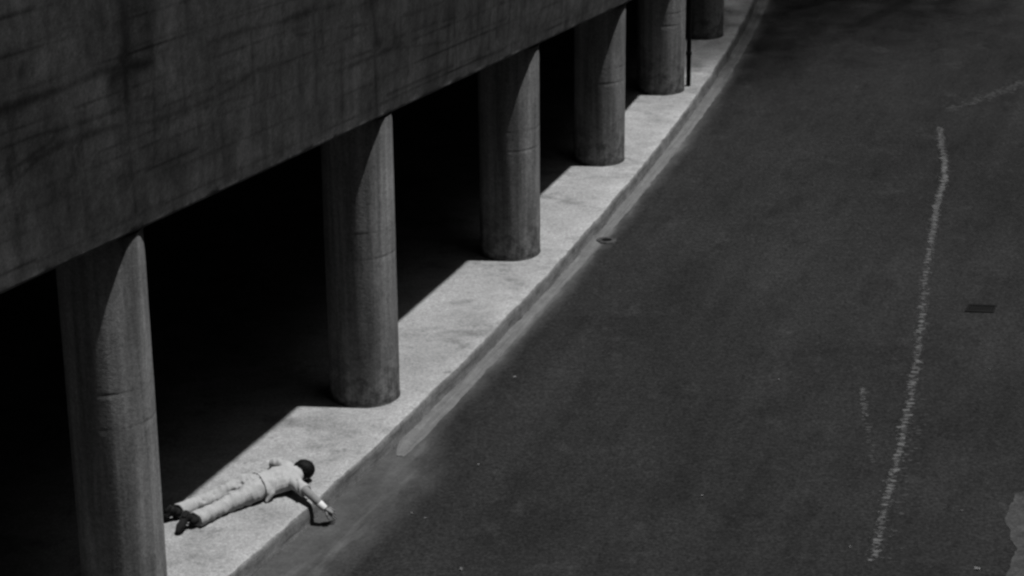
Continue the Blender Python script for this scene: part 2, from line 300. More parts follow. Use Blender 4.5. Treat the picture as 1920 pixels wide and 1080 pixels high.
# ------------------------------------------------------------ overpass
E = np.array(DECK_EDGE)                               # x, y, z of the lower outer edge
seg = np.linalg.norm(np.diff(E, axis=0), axis=1); S = np.concatenate([[0], np.cumsum(seg)])
tan = np.gradient(E[:, :2], axis=0); tan /= np.linalg.norm(tan, axis=1)[:, None]
EN = np.stack([tan[:, 1], -tan[:, 0]], 1)             # towards the road
LEAN = R_(12); FH = 3.9
def edge(s):
    p = Vector((np.interp(s, S, E[:, 0]), np.interp(s, S, E[:, 1]), np.interp(s, S, E[:, 2])))
    n = Vector((np.interp(s, S, EN[:, 0]), np.interp(s, S, EN[:, 1]), 0)).normalized()
    return p, n
deck = empty('overpass_deck', (-7, 12, 0))
tag(deck, 'long dark stained concrete overpass deck resting on the round columns', 'overpass')
ss = np.concatenate([np.arange(0, 13.4, .3), np.arange(13.4, 33, .028), np.arange(33, S[-1], .3)]); tt = np.concatenate([[0, .012], np.arange(.03, 2.9, .024), np.arange(3.0, FH + .01, .15)])
V, UV = [], []
loc = deck.location
for s in ss:
    p, n = edge(s)
    for t in tt:
        r = .0008 * noise.noise(Vector((s * .8, t * 3, 0)))
        chip = (.010 * noise.noise(Vector((s * 3.1, 0, 2))) + .007 * noise.noise(Vector((s * 13, 0, 5)))) * max(0, 1 - t / .05)
        q = p + n * (t * math.sin(LEAN) + r - (.012 if t == 0 else 0) + chip) + Vector((0, 0, t * math.cos(LEAN) + .6 * chip))
        V.append(q - loc); UV.append((s + .40 * t, t))
fas = mesh_obj('fascia_beam', V, grid_faces(len(ss), len(tt)), M['fascia'], deck, smooth=True); set_uv(fas.data, UV)
# stains and board joints as a surface attribute (s, t in metres on the face)
Sg, Tg = np.meshgrid(ss, tt, indexing='ij'); st = np.zeros_like(Sg)
rng = np.random.RandomState(4)
def soft_noise(fs, ft, k, step_s, step_t):
    a_ = np.arange(ss[0], ss[-1] + step_s, step_s); b_ = np.arange(0, FH + step_t, step_t)
    g = np.array([[noise.noise(Vector((a * fs, b * ft, k))) for b in b_] for a in a_])
    g = np.array([np.interp(tt, b_, r) for r in g])
    return np.array([np.interp(ss, a_, g[:, j]) for j in range(len(tt))]).T
jit = soft_noise(1.1, 1.1, 1, .2, .2); jit2 = soft_noise(4.5, 3, 4, .06, .08)
def paint_line(wd, k, pts):
    best = np.full_like(Sg, 9.)
    if len(pts) == 1: pts = pts * 2
    for (a, b), (c, d) in zip(pts[:-1], pts[1:]):
        vx, vy = c - a, d - b; L2 = vx * vx + vy * vy + 1e-9
        f = np.clip(((Sg - a) * vx + (Tg - b) * vy) / L2, 0, 1)
        best = np.minimum(best, np.hypot(Sg - a - f * vx, Tg - b - f * vy) + .0)
    w2 = wd * (1 + .7 * jit2 + .5 * jit)
    core = np.exp(-(best / np.maximum(w2 * .7, .008)) ** 2); halo = np.exp(-(best / np.maximum(w2 * 2.4, .02)) ** 2) * .18
    g_ = np.maximum(core, halo) * k * np.clip(1 + .8 * jit + .5 * jit2, .25, 1.3)
    return g_
neg = np.zeros_like(st)
for wd, k, pts in STAINS:
    if k > 0: st = np.maximum(st, paint_line(max(wd, .022), k * (.55 if wd > .035 else .68), pts))
    else: neg = np.maximum(neg, paint_line(wd, -k, pts))
def vline(s0, t0, t1, wd, k):                          # joints keep the slant of the boarding
    return paint_line(wd, k, [(s0 - .40 * t0, t0), (s0 - .40 * t1, t1)])
for i in range(90):                                    # extra faint run-off streaks all along
    s0 = rng.uniform(13, 34); t0 = rng.uniform(0, 2.0)
    st = np.maximum(st, vline(s0, t0, t0 + rng.uniform(.3, 1.3), rng.uniform(.016, .05), rng.uniform(.15, .42)))
for r_i in range(10):                                  # thin joints between the form boards, and the butt joints between them
    t0 = .16 + .31 * r_i
    s0 = 12.5 + rng.uniform(0, 1)
    while s0 < 34:
        l = rng.uniform(1.2, 2.6); st = np.maximum(st, paint_line(.017, rng.uniform(.22, .6), [(s0, t0 + rng.uniform(-.02, .02)), (s0 + l, t0 + rng.uniform(-.02, .02))]))
        if rng.rand() < .6: st = np.maximum(st, vline(s0 + .4 * t0, t0, t0 + .31, .016, rng.uniform(.2, .55)))
        s0 += l
st = np.clip(st - neg * .5, -.6, .85)
at = fas.data.attributes.new('stain', 'FLOAT', 'POINT'); at.data.foreach_set('value', st.ravel().astype(np.float32))
# soffit, deck slab and parapet coping
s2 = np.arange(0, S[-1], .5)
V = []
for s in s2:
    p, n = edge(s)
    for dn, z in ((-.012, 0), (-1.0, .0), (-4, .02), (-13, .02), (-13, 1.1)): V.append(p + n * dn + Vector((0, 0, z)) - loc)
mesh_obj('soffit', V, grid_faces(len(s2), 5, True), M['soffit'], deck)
V = []
top = FH * math.cos(LEAN); ox = FH * math.sin(LEAN)
for s in s2:
    p, n = edge(s)
    for dn, z in ((ox, top + .004), (ox + .02, top + .004), (ox + .02, top + .12), (ox - .30, top + .12), (ox - .30, top - .9), (-6, top - .92), (-13, top - .92)): V.append(p + n * dn + Vector((0, 0, z)) - loc)
mesh_obj('parapet_and_roadway', V, grid_faces(len(s2), 7), M['roof'], deck)
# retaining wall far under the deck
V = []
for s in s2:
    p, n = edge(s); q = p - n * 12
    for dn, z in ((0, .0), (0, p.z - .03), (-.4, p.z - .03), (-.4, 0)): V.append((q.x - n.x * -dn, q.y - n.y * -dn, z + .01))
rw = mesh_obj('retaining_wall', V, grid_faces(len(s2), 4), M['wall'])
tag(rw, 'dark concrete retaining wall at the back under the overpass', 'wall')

# ------------------------------------------------------------ columns
RC = .38
def column(i, x, y, h, label):
    rr = RC * CSC[i]
    z0 = SW - .002; n = 72
    zs = [0, .012, .03, .08, .16, .3]
    z = .3
    while z < h - .12: z += .12; zs.append(z)
    zs.append(h)
    for f in (.53, .62): zs += [h * f - .012, h * f, h * f + .010, h * f + .03]
    zs = sorted(zs); V, UV = [], []
    for z in zs:
        for k in range(n + 1):
            a = 2 * math.pi * k / n; ca, sa = math.cos(a), math.sin(a)
            r = rr + .004 * noise.noise(Vector((ca * 3 + i * 7, sa * 3, z * .8))) + .0025 * noise.noise(Vector((ca * 14, sa * 14 + i, z * 4)))
            r += .006 * max(0, 1 - z / .02)
            for f, o in ((.53, .4), (.62, 0)):
                zz = h * f + .015 * math.sin(a * 2 + o + i)
                if abs(z - h * f) < .005: r -= .0011 * (1 + math.sin(a * 3 + i + o * 5))
                elif 0 < z - h * f < .04: r += .0003
            V.append((r * ca, r * sa, z)); UV.append((a * rr + i * 5.3, z))
    me = mesh_obj('concrete_column', V, grid_faces(len(zs), n + 1), M['col'], smooth=True)
    set_uv(me.data, UV); bm = bmesh.new(); bm.from_mesh(me.data); bmesh.ops.recalc_face_normals(bm, faces=bm.faces[:]); bm.to_mesh(me.data); bm.free()
    me.location = (x, y, z0); me.rotation_euler.z = 0
    tag(me, label, 'column', 'round concrete columns carrying the overpass')
COL_LABELS = ['nearest round concrete column at lower left, its foot out of the picture, beside the lying man',
 'round concrete column just beyond the lying man, second in the row',
 'round concrete column third in the row, scuffed and stained at its foot',
 'round concrete column fourth in the row, its top just under the fascia at the picture edge',
 'round concrete column fifth in the row with the black pipe beside it',
 'farthest round concrete column, only its shaded foot showing at the top of the picture']
CSC = [1.0, 1.0, 1.0, .94, .97, .93]
for i, (x, y) in enumerate(COLUMNS):
    h = float(np.interp(y, E[:, 1], E[:, 2])) - SW - .004
    column(i, x + RC * (1 - CSC[i]), y, h, COL_LABELS[i])

# black pipe beside the fifth column
px_, py_ = PIPE
pr = empty('drain_pipe', (px_, py_, SW)); tag(pr, 'thin black vertical pipe against the far side of the fifth column', 'pipe')
def tube(name, pts, r, mat, parent, n=14):
    V = []; m = len(pts)
    for j, p in enumerate(pts):
        p = Vector(p); t = (Vector(pts[min(j + 1, m - 1)]) - Vector(pts[max(j - 1, 0)])).normalized()
        a = t.cross(Vector((0, 1, 0.01))).normalized(); b = t.cross(a)
        for k in range(n): q = 2 * math.pi * k / n; V.append(p + (a * math.cos(q) + b * math.sin(q)) * r)
    F = [(j * n + k, j * n + (k + 1) % n, (j + 1) * n + (k + 1) % n, (j + 1) * n + k) for j in range(m - 1) for k in range(n)]
    F += [tuple(range(n))[::-1], tuple(range((m - 1) * n, m * n))]
    return mesh_obj(name, V, F, mat, parent, smooth=False)
tube('pipe_shaft', [(0, 0, 0), (0, 0, 1.8)], .036, M['pipe'], pr)
for z in (.5, 1.5): tube('pipe_bracket', [(0, 0, z), (0, 0, z + .05)], .046, M['iron'], pr)

# ------------------------------------------------------------ road details
def flat(name, pts, z, mat, label=None, cat=None, th=.004):
    """irregular thin slab following an outline"""
    c = Vector((sum(p[0] for p in pts) / len(pts), sum(p[1] for p in pts) / len(pts), 0))
    n = len(pts); V = [(p[0], p[1], z) for p in pts] + [(c.x, c.y, z)] + [(p[0], p[1], z - th) for p in pts]
    F = [(k, (k + 1) % n, n) for k in range(n)] + [(k, n + 1 + k, n + 1 + (k + 1) % n, (k + 1) % n) for k in range(n)]
    o = mesh_obj(name, V, F, mat, loc=(c.x, c.y, 0))
    if label: tag(o, label, cat)
    return o
def resample(pts, step):
    pts = [Vector((p[0], p[1])) for p in pts]; out = []; acc = 0
    for a, b in zip(pts[:-1], pts[1:]):
        l = (b - a).length; t = acc
        while t < l: out.append(a.lerp(b, t / l)); t += step
        acc = t - l
    return out
def flakes(name, pts, step, wid, size, mat, label, dens=None, z=.004, seed=1):
    rnd = random.Random(seed); V, F = [], []; P = resample(pts, step); n0 = len(P)
    for i, p in enumerate(P):
        f = i / n0; cnt, sp, sz = dens(f) if dens else (1, wid, size)
        for q in range(cnt):
            if cnt == 1 and rnd.random() < .18: continue
            cx = p.x + rnd.gauss(0, sp); cy = p.y + rnd.gauss(0, step * .6); s = sz * rnd.uniform(.5, 1.4)
            k = rnd.randint(5, 8); b = len(V); a0 = rnd.random() * 6
            for j in range(k):
                a = a0 + 2 * math.pi * j / k; r = s * rnd.uniform(.55, 1.15)
                V.append((cx + r * 1.35 * math.cos(a), cy + r * .9 * math.sin(a), z + .00001 * (len(F) % 90)))
            F.append(tuple(range(b, b + k)))
    c = P[len(P) // 2]
    return tag(mesh_obj(name, V, F, mat, loc=(c.x, c.y, 0)), label, 'road marking')
def marking(name, label, layers):
    root = empty(name, (layers[0][0][len(layers[0][0]) // 2][0], layers[0][0][len(layers[0][0]) // 2][1], 0)); tag(root, label, 'road marking')
    for nm, (pts, step, sp, sz, cnt, mat, z, seed, ex) in zip(('old_paint', 'paint_flakes', 'paint_crumbs'), layers):
        rnd = random.Random(seed); V, F = [], []; P = resample(pts, step)
        for i, p in enumerate(P):
            f = i / len(P)
            for q in range(cnt(f) if callable(cnt) else cnt):
                if rnd.random() < .12 + .5 * max(0, noise.noise(Vector((p.y * 1.3, seed, 0)))): continue
                s = (sz(f) if callable(sz) else sz) * rnd.uniform(.6, 1.25); k = rnd.randint(6, 9); bb = len(V); a0 = rnd.random() * 6
                cx = p.x + rnd.gauss(0, sp); cy = p.y + rnd.gauss(0, step * .3)
                for j in range(k):
                    a = a0 + 2 * math.pi * j / k; r = s * rnd.uniform(.6, 1.1)
                    V.append((cx + r * ex * math.cos(a) - root.location.x, cy + r * .8 * math.sin(a) - root.location.y, z + .00002 * (len(F) % 60)))
                F.append(tuple(range(bb, bb + k)))
        mesh_obj(nm, V, F, mat, root)
def lsz(f): return .028 if f < .1 else (.036 if f < .3 else .038)
marking('road_marking', 'long crooked worn white line on the asphalt at right',
        [(WORN_LINE, .04, .020, lambda f: .034 if f < .35 else .034, lambda f: 3 if f < .35 else 1, M['fpaint'], .003, 1, 1.1),
         (WORN_LINE, .105, .014, lsz, lambda f: 3 if .1 < f < .3 else 1, M['paint'], .0055, 3, 1.2),
         (WORN_LINE, .05, .034, .010, 4, M['paint'], .0045, 4, 1.3)])
WL2 = [(a + .12, b) for a, b in WORN_LINE[14:]]
marking('road_marking', 'faint ghost of old paint close along the right of the crooked white line',
        [(WL2, .16, .05, .026, 2, M['fpaint2'], .0028, 8, 1.3)])
marking('road_marking', 'short faint dash of worn paint left of the crooked white line',
        [(WORN_DASH, .07, .02, lambda f: .04 if f < .2 else .028, 1, M['fpaint'], .0028, 5, 1.3), (WORN_DASH[:3], .08, .02, .014, 3, M['paint'], .0045, 6, 1.4)])
marking('road_marking', 'faint oblique pale stripe on the asphalt at the upper right edge',
        [(FAINT_STRIPE, .030, .085, .030, 4, M['fpaint2'], .0028, 7, 1.2)])
pp = [Vector(p) for p in PALE]; pts = []
for a, b in zip(pp, pp[1:] + pp[:1]):
    k = max(2, int((b - a).length / .06))
    for j in range(k):
        q = a.lerp(b, j / k); pts.append((q.x + .07 * noise.noise(Vector((q.x * 3, q.y * 3, 0))) + .03 * noise.noise(Vector((q.x * 11, q.y * 11, 0))), q.y + .05 * noise.noise(Vector((q.y * 5, q.x * 5, 3)))))
flat('concrete_patch', pts, .006, M['pale'], 'pale worn concrete patch in the asphalt at the lower right corner', 'road patch')

# iron grate sunk in the road
gc = Vector((sum(p[0] for p in GRATE) / 4, sum(p[1] for p in GRATE) / 4, 0))
gr = empty('drain_grate', gc); tag(gr, 'small dark rectangular iron drain cover in the road at right', 'drain cover')
ax = (Vector(GRATE[1]) - Vector(GRATE[0])).to_3d(); ay = (Vector(GRATE[0]) - Vector(GRATE[3])).to_3d()
def gq(u, v, z): return ax * (u - .5) + ay * (v - .5) + Vector((0, 0, z))
def gbox(name, rects, z0, z1, mat):
    V, F = [], []
    for u0, u1, v0, v1 in rects:
        b = len(V); V += [gq(u, v, z) for z in (z0, z1) for u, v in ((u0, v0), (u1, v0), (u1, v1), (u0, v1))]
        F += [tuple(b + i for i in f) for f in ((4, 5, 6, 7), (0, 1, 5, 4), (1, 2, 6, 5), (2, 3, 7, 6), (3, 0, 4, 7))]
    return mesh_obj(name, V, F, mat, gr)
gbox('frame', [(0, 1, 0, .16), (0, 1, .84, 1), (0, .06, .16, .84), (.94, 1, .16, .84)], .001, .014, M['iron'])
gbox('grid_bars', [(.08 + k * .085, .115 + k * .085, .17, .83) for k in range(10)], .004, .011, M['iron'])
gbox('pit_shade_sheet', [(.061, .939, .161, .839)], .001, .003, M['hole'])  # flat dark sheet stands for the shade below the bars

# broken drain hole at the gutter edge
hx, hy = HOLE
hr = empty('drain_hole', (hx, hy, 0)); tag(hr, 'small dark broken drain hole with a raised rim at the gutter edge', 'drain')
def ring(name, r0, r1, z0, z1, mat, par, ex=1.6, seed=0, n=28):
    V, F = [], []
    for k in range(n):
        a = 2 * math.pi * k / n; w_ = 1 + .16 * noise.noise(Vector((math.cos(a) * 2, math.sin(a) * 2, seed)))
        for r, z in ((r0, z0), (r0 * 1.05, z1), (r1 * .93, z1), (r1, .002)): V.append((ex * r * w_ * math.cos(a), r * w_ * math.sin(a) * 1.4, z))
    for k in range(n):
        for j in range(3): F.append((k * 4 + j, k * 4 + j + 1, ((k + 1) % n) * 4 + j + 1, ((k + 1) % n) * 4 + j))
    return mesh_obj(name, V, F, mat, par)
V = [(.070 * math.cos(a), .045 * math.sin(a), .0085) for a in np.linspace(0, 2 * math.pi, 24, endpoint=False)]
mesh_obj('hole', V, [tuple(range(24))], M['hole'], hr)  # flat dark disc, the shade inside the hole put into its colour
ring('rim', .042, .085, .010, .020, M['pale'], hr, seed=4)
# tar spot in the channel near the man's head
c = Vector(SPOT); pts = []
for k in range(26):
    a = 2 * math.pi * k / 26; r = .055 * (1 + .45 * noise.noise(Vector((math.cos(a) * 1.6, math.sin(a) * 1.6, 2))))
    pts.append((c.x + r * 1.1 * math.cos(a), c.y + r * 2.0 * math.sin(a)))
flat('tar_spot', pts, .005, M['dirt'], 'small dark tar spot on the road just past the man\'s head', 'stain')

# litter: crumpled scraps
def scrap(i, x, y, s, label, z=.004):
    rnd = random.Random(i + 50); bm = bmesh.new(); n = 5
    vs = [[bm.verts.new(((a / (n - 1) - .5) * s * 1.5 + rnd.uniform(-.1, .1) * s, (b / (n - 1) - .5) * s + rnd.uniform(-.1, .1) * s, rnd.uniform(.05, .45) * s)) for b in range(n)] for a in range(n)]
    for a in range(n - 1):
        for b in range(n - 1): bm.faces.new((vs[a][b], vs[a + 1][b], vs[a + 1][b + 1], vs[a][b + 1]))
    bmesh.ops.solidify(bm, geom=bm.faces[:], thickness=.002)
    o = bm_obj('paper_scrap', bm, M['paper']); o.location = (x, y, z); o.rotation_euler.z = rnd.random() * 3
    tag(o, label, 'litter', 'scraps of paper littering the road')
SL = [(.045, 'bright white paper scrap on the road near the lower right corner'), (.022, 'tiny paper scrap mid-road left of the foot of the white line'),
      (.035, 'paper scrap on the asphalt beside the gutter below the third column'), (.02, 'tiny paper scrap right of the white line, below the drain cover'),
      (.018, 'tiny paper scrap low on the right between white line and pale patch'), (.024, 'left one of two paper scraps on the road to the right of the man\'s hand'),
      (.022, 'right one of two paper scraps on the road to the right of the man\'s hand'), (.035, 'paper scrap on the road at the bottom edge below the man\'s hand'),
      (.026, 'paper scrap on the road level with the man\'s head'), (.022, 'paper scrap in the middle of the road left of the short dash'),
      (.022, 'tiny paper scrap just left of the lower end of the white line')]
for i, ((x, y), (s, l)) in enumerate(zip(SPECKS, SL)): scrap(i, x, y, s * .8, l)
# ------------------------------------------------------------ the lying man
Z0 = SW
def V3(x, y, z): return Vector((x, y, Z0 + z))
def sweep(bm, pts, rw, rh, n=20, cap=(1, 1)):
    """elliptical tube; rw sideways radius, rh vertical radius; cap 1 rounded, 0 cut flat"""
    pts = [Vector(p) for p in pts]; m = len(pts); rings = []
    def frame(j):
        t = (pts[min(j + 1, m - 1)] - pts[max(j - 1, 0)]).normalized()
        up = Vector((0, 0, 1)) if abs(t.z) < .93 else Vector((1, 0, 0))
        a = t.cross(up).normalized(); return t, a, a.cross(t).normalized()
    def ring_(p, a, b, ra, rb): return [bm.verts.new(p + a * ra * math.cos(q) + b * rb * math.sin(q)) for q in [2 * math.pi * k / n for k in range(n)]]
    t, a, b = frame(0)
    if cap[0]:
        for f in (.98, .8, .45): rings.append(ring_(pts[0] - t * f * min(rw[0], rh[0]), a, b, rw[0] * math.sqrt(1 - f * f), rh[0] * math.sqrt(1 - f * f)))
    for j in range(m): t, a, b = frame(j); rings.append(ring_(pts[j], a, b, rw[j], rh[j]))
    if cap[1]:
        for f in (.45, .8, .98): rings.append(ring_(pts[-1] + t * f * min(rw[-1], rh[-1]), a, b, rw[-1] * math.sqrt(1 - f * f), rh[-1] * math.sqrt(1 - f * f)))
    for r, s in zip(rings[:-1], rings[1:]):
        for k in range(n): bm.faces.new((r[k], r[(k + 1) % n], s[(k + 1) % n], s[k]))
    bm.faces.new(rings[0][::-1]); bm.faces.new(rings[-1])
def ell(bm, Mx, r, n=24):
    g = bmesh.ops.create_uvsphere(bm, u_segments=n, v_segments=n // 2, radius=1)
    bmesh.ops.transform(bm, matrix=Mx @ Matrix.Diagonal((*r, 1)), verts=g['verts'])
def fuse(name, bm, voxel, mat, parent, smooth=6, disp=None, floor=None):
    bmesh.ops.recalc_face_normals(bm, faces=bm.faces[:])
    me = bpy.data.meshes.new('tmp'); bm.to_mesh(me); bm.free(); o = bpy.data.objects.new('tmp', me); sc.collection.objects.link(o)
    m = o.modifiers.new('r', 'REMESH'); m.mode = 'VOXEL'; m.voxel_size = voxel; m.use_smooth_shade = True
    if smooth: m2 = o.modifiers.new('s', 'SMOOTH'); m2.factor = .5; m2.iterations = smooth
    dg = bpy.context.evaluated_depsgraph_get(); me2 = bpy.data.meshes.new_from_object(o.evaluated_get(dg))
    bpy.data.objects.remove(o)
    if disp:
        me2.update(); vs = me2.vertices; no = [v.normal.copy() for v in vs]
        for v, n_ in zip(vs, no): v.co += n_ * disp(v.co)
    if floor is not None:
        for v in me2.vertices:
            f = floor(v.co)
            if v.co.z < f: v.co.z = f + .15 * (v.co.z - f) if v.co.z > f - .02 else f
    org = parent.matrix_world.translation if parent else Vector((0, 0, 0))
    for v in me2.vertices: v.co -= ORG
    me2.materials.clear(); me2.materials.append(mat); me2.name = name
    me2.polygons.foreach_set('use_smooth', [True] * len(me2.polygons)); me2.update()
    return link(bpy.data.objects.new(name, me2), parent)
ORG = Vector((-2.45, 21.3, Z0))
man = empty('person', ORG)
tag(man, 'man in pale shirt and trousers lying face down, one arm over the kerb', 'person')
def kfloor(co):                                       # what lies under the cloth: pavement, or road past the kerb
    return Z0 + .003 if co.x < float(kerb_x(co.y)) + .0 else .004
# joints
pelvis = V3(-2.604, 21.323, 0.105); waist = V3(-2.519, 21.361, 0.100); belly = V3(-2.438, 21.415, 0.100)
chest = V3(-2.333, 21.469, 0.115); upper = V3(-2.243, 21.524, 0.120); neckp = V3(-2.173, 21.579, 0.125)
hipR = V3(-2.555, 21.235, .10); hipL = V3(-2.64, 21.40, .10)
kneeR = V3(-2.835, 20.985, .068); kneeL = V3(-2.975, 21.155, 0.075)
ankR = V3(-3.085, 20.675, .075); ankL = V3(-3.265, 20.855, 0.075)
shR = V3(-2.178, 21.365, 0.125); shL = V3(-2.293, 21.730, 0.115)
elbR = V3(-1.989, 21.098, 0.105); wrR = V3(-1.872, 21.055, .0)
elbL = V3(-2.455, 21.995, 0.055); wrL = V3(-2.40, 21.72, .035)
ax_ = Vector((.89, .46, 0)); rt = Vector((.46, -.89, 0))
# head frame: columns = crown, right, face directions
hc = V3(-2.128, 21.664, 0.108)
cr = Vector((.93, -.12, .10)).normalized(); fd = Vector((0.05, -.28, -.96)).normalized(); rr_ = fd.cross(cr).normalized(); fd = cr.cross(rr_).normalized()
if rr_.dot(rt) < 0: rr_ = -rr_
HM = Matrix.Translation(hc) @ Matrix((cr, rr_, fd)).transposed().to_4x4()
def hp(a, b, c): return HM @ Vector((a, b, c))
def hand(bm, wr, dirp, side, upv, s=1.0, flex=.5, tipz=None):
    """palm, four unequal bent fingers and a thumb leaving the side of the palm"""
    d = dirp.normalized(); side = (side - d * side.dot(d)).normalized(); up = side.cross(d).normalized()
    if up.dot(upv) < 0: up = -up
    sweep(bm, [wr, wr + d * .03 * s, wr + d * .06 * s, wr + d * .085 * s], [.026 * s, .036 * s, .041 * s, .038 * s], [.019 * s, .015 * s, .0135 * s, .011 * s], 16)
    for k, (o, L) in enumerate(((-.030, .072), (-.010, .082), (.010, .077), (.029, .060))):
        b = wr + d * .082 * s + side * o * s; p = [b - d * .02 * s, b]; ang = .12 + .05 * k; fan = o * 6.5
        for q, fr in enumerate((.45, .32, .25)):
            ang += flex * (.35 + .12 * ((k * 7 + q) % 3)); dd = (d + side * fan).normalized() * math.cos(ang) - up * math.sin(ang)
            p.append(p[-1] + dd * L * fr * s)
        sweep(bm, p, [.0095 * s, .0095 * s, .0088 * s, .0080 * s, .0068 * s], [.0095 * s, .0095 * s, .0085 * s, .0078 * s, .0062 * s], 10)
    b = wr + d * .028 * s - side * .026 * s
    sweep(bm, [b, b + (d * .5 - side * .8).normalized() * .032 * s, b + (d * .5 - side * .8).normalized() * .032 * s + (d * .85 - side * .45 - up * .3).normalized() * .030 * s,
               b + (d * .5 - side * .8).normalized() * .032 * s + (d * .85 - side * .45 - up * .3).normalized() * .030 * s + (d - up * .3).normalized() * .022 * s],
          [.014 * s, .012 * s, .0105 * s, .008 * s], [.014 * s, .012 * s, .0095 * s, .0075 * s], 10)
bm = bmesh.new()
sweep(bm, [pelvis - ax_ * .04, pelvis, waist, belly, chest, upper, upper + ax_ * .03], [.13, .145, .125, .13, .15, .15, .10], [.085, .09, .078, .08, .09, .085, .06])
sweep(bm, [shL, upper, shR], [.06, .07, .06], [.055, .07, .055])
sweep(bm, [upper - ax_ * .02, neckp, hp(-.05, 0, -.01)], [.062, .056, .055], [.062, .058, .056])
for a, b, c in ((hipR, kneeR, ankR), (hipL, kneeL, ankL)):
    sweep(bm, [a, a.lerp(b, .5), b, b.lerp(c, .35), c], [.078, .068, .052, .052, .034], [.078, .068, .052, .054, .036])
HEELR, TOER, HEELL, TOEL = V3(-3.158, 20.662, .130), V3(-3.235, 20.505, .030), V3(-3.320, 20.815, .115), V3(-3.410, 20.780, .030)
for a, h, t_ in ((ankR, HEELR, TOER), (ankL, HEELL, TOEL)): sweep(bm, [a, h.lerp(t_, .12), h.lerp(t_, .5), h.lerp(t_, .88)], [.033, .030, .030, .026], [.033, .030, .026, .014])
sweep(bm, [shR, shR.lerp(elbR, .5) + Vector((0, 0, .01)), elbR, elbR.lerp(wrR, .4), wrR], [.052, .047, .041, .043, .030], [.052, .047, .041, .041, .027])
hd = Vector((.125, .055, -.115))
hand(bm, wrR, hd, Vector((.4, .9, .2)), Vector((.5, .2, .8)), 1.15, .08)
sweep(bm, [shL, shL.lerp(elbL, .5), elbL, elbL.lerp(wrL, .5), wrL], [.05, .045, .036, .036, .026], [.05, .044, .034, .03, .02])
hand(bm, wrL, Vector((.10, -.14, -.02)), Vector((.8, .5, 0)), Vector((0, 0, 1)), 1.0, .1)
# head
ell(bm, HM @ Matrix.Translation((.022, 0, -.012)), (.096, .075, .092)); ell(bm, HM @ Matrix.Translation((-.045, 0, .030)), (.062, .054, .056))
ell(bm, HM @ Matrix.Translation((-.080, 0, .058)), (.022, .024, .022))
ell(bm, HM @ Matrix.Translation((.035, 0, .055)), (.045, .058, .030))
sweep(bm, [hp(.020, 0, .080), hp(-.004, 0, .094), hp(-.022, 0, .101)], [.009, .011, .014], [.008, .011, .010], 10)
for s in (-1, 1):
    ell(bm, HM @ Matrix.Translation((.012, s * .030, .074)), (.013, .016, .012)); ell(bm, HM @ Matrix.Translation((-.024, s * .034, .060)), (.022, .018, .018))
    ell(bm, HM @ Matrix.Translation((-.012, s * .086, -.016)), (.036, .016, .024)); ell(bm, HM @ Matrix.Translation((.002, s * .084, -.004)), (.020, .009, .012))
ell(bm, HM @ Matrix.Translation((-.050, 0, .082)), (.008, .022, .009)); ell(bm, HM @ Matrix.Translation((-.062, 0, .080)), (.007, .019, .009))
body = fuse('body', bm, .0042, M['skin'], man, 2, floor=kfloor)

# hair cap (short, dark, covers crown and back, leaves face and ears)
bm = bmesh.new(); n1, n2 = 72, 48; grid = []
for i in range(n1):
    row = []
    for j in range(n2 + 1):
        a = 2 * math.pi * i / n1; b = math.pi * j / n2
        d = Vector((math.cos(b), math.sin(b) * math.cos(a), math.sin(b) * math.sin(a)))
        rr0 = Vector((d.x * .112, d.y * .091, d.z * .103)) * (1 + .05 * noise.noise(d * 5) + .035 * noise.noise(Vector((d.x * 9, d.y * 28, d.z * 28))))
        row.append((bm.verts.new(hp(.018 + rr0.x, rr0.y, -.015 + rr0.z)), Vector((.018 + rr0.x, rr0.y, -.015 + rr0.z))))
    grid.append(row)
def keep(p):
    ed = .012 * noise.noise(Vector((p.x * 60, p.y * 60, p.z * 20)))
    if p.z > .062 + .6 * max(0, p.x - .03) + ed: return False
    if p.x < -.072 + ed: return False
    if p.y > .030 and p.x < .022 + ed and p.z > -.066: return False
    if p.y < -.05 and p.x < -.004 + ed and p.z > -.018: return False
    return True
for i in range(n1):
    for j in range(n2):
        q = [grid[i][j], grid[(i + 1) % n1][j], grid[(i + 1) % n1][j + 1], grid[i][j + 1]]
        c = sum((x[1] for x in q), Vector()) / 4
        if keep(c) and not (j in (0,) or j == n2 - 1): bm.faces.new([x[0] for x in q])
        elif keep(c):
            if j == 0: bm.faces.new([q[1][0], q[2][0], q[3][0]])
            else: bm.faces.new([q[0][0], q[1][0], q[2][0]])
bmesh.ops.remove_doubles(bm, verts=bm.verts[:], dist=.0005)
bmesh.ops.recalc_face_normals(bm, faces=bm.faces[:])
bmesh.ops.solidify(bm, geom=bm.faces[:], thickness=.012)
for v in bm.verts: v.co -= ORG
hair = bm_obj('hair', bm, M['hair'], man, smooth=True)

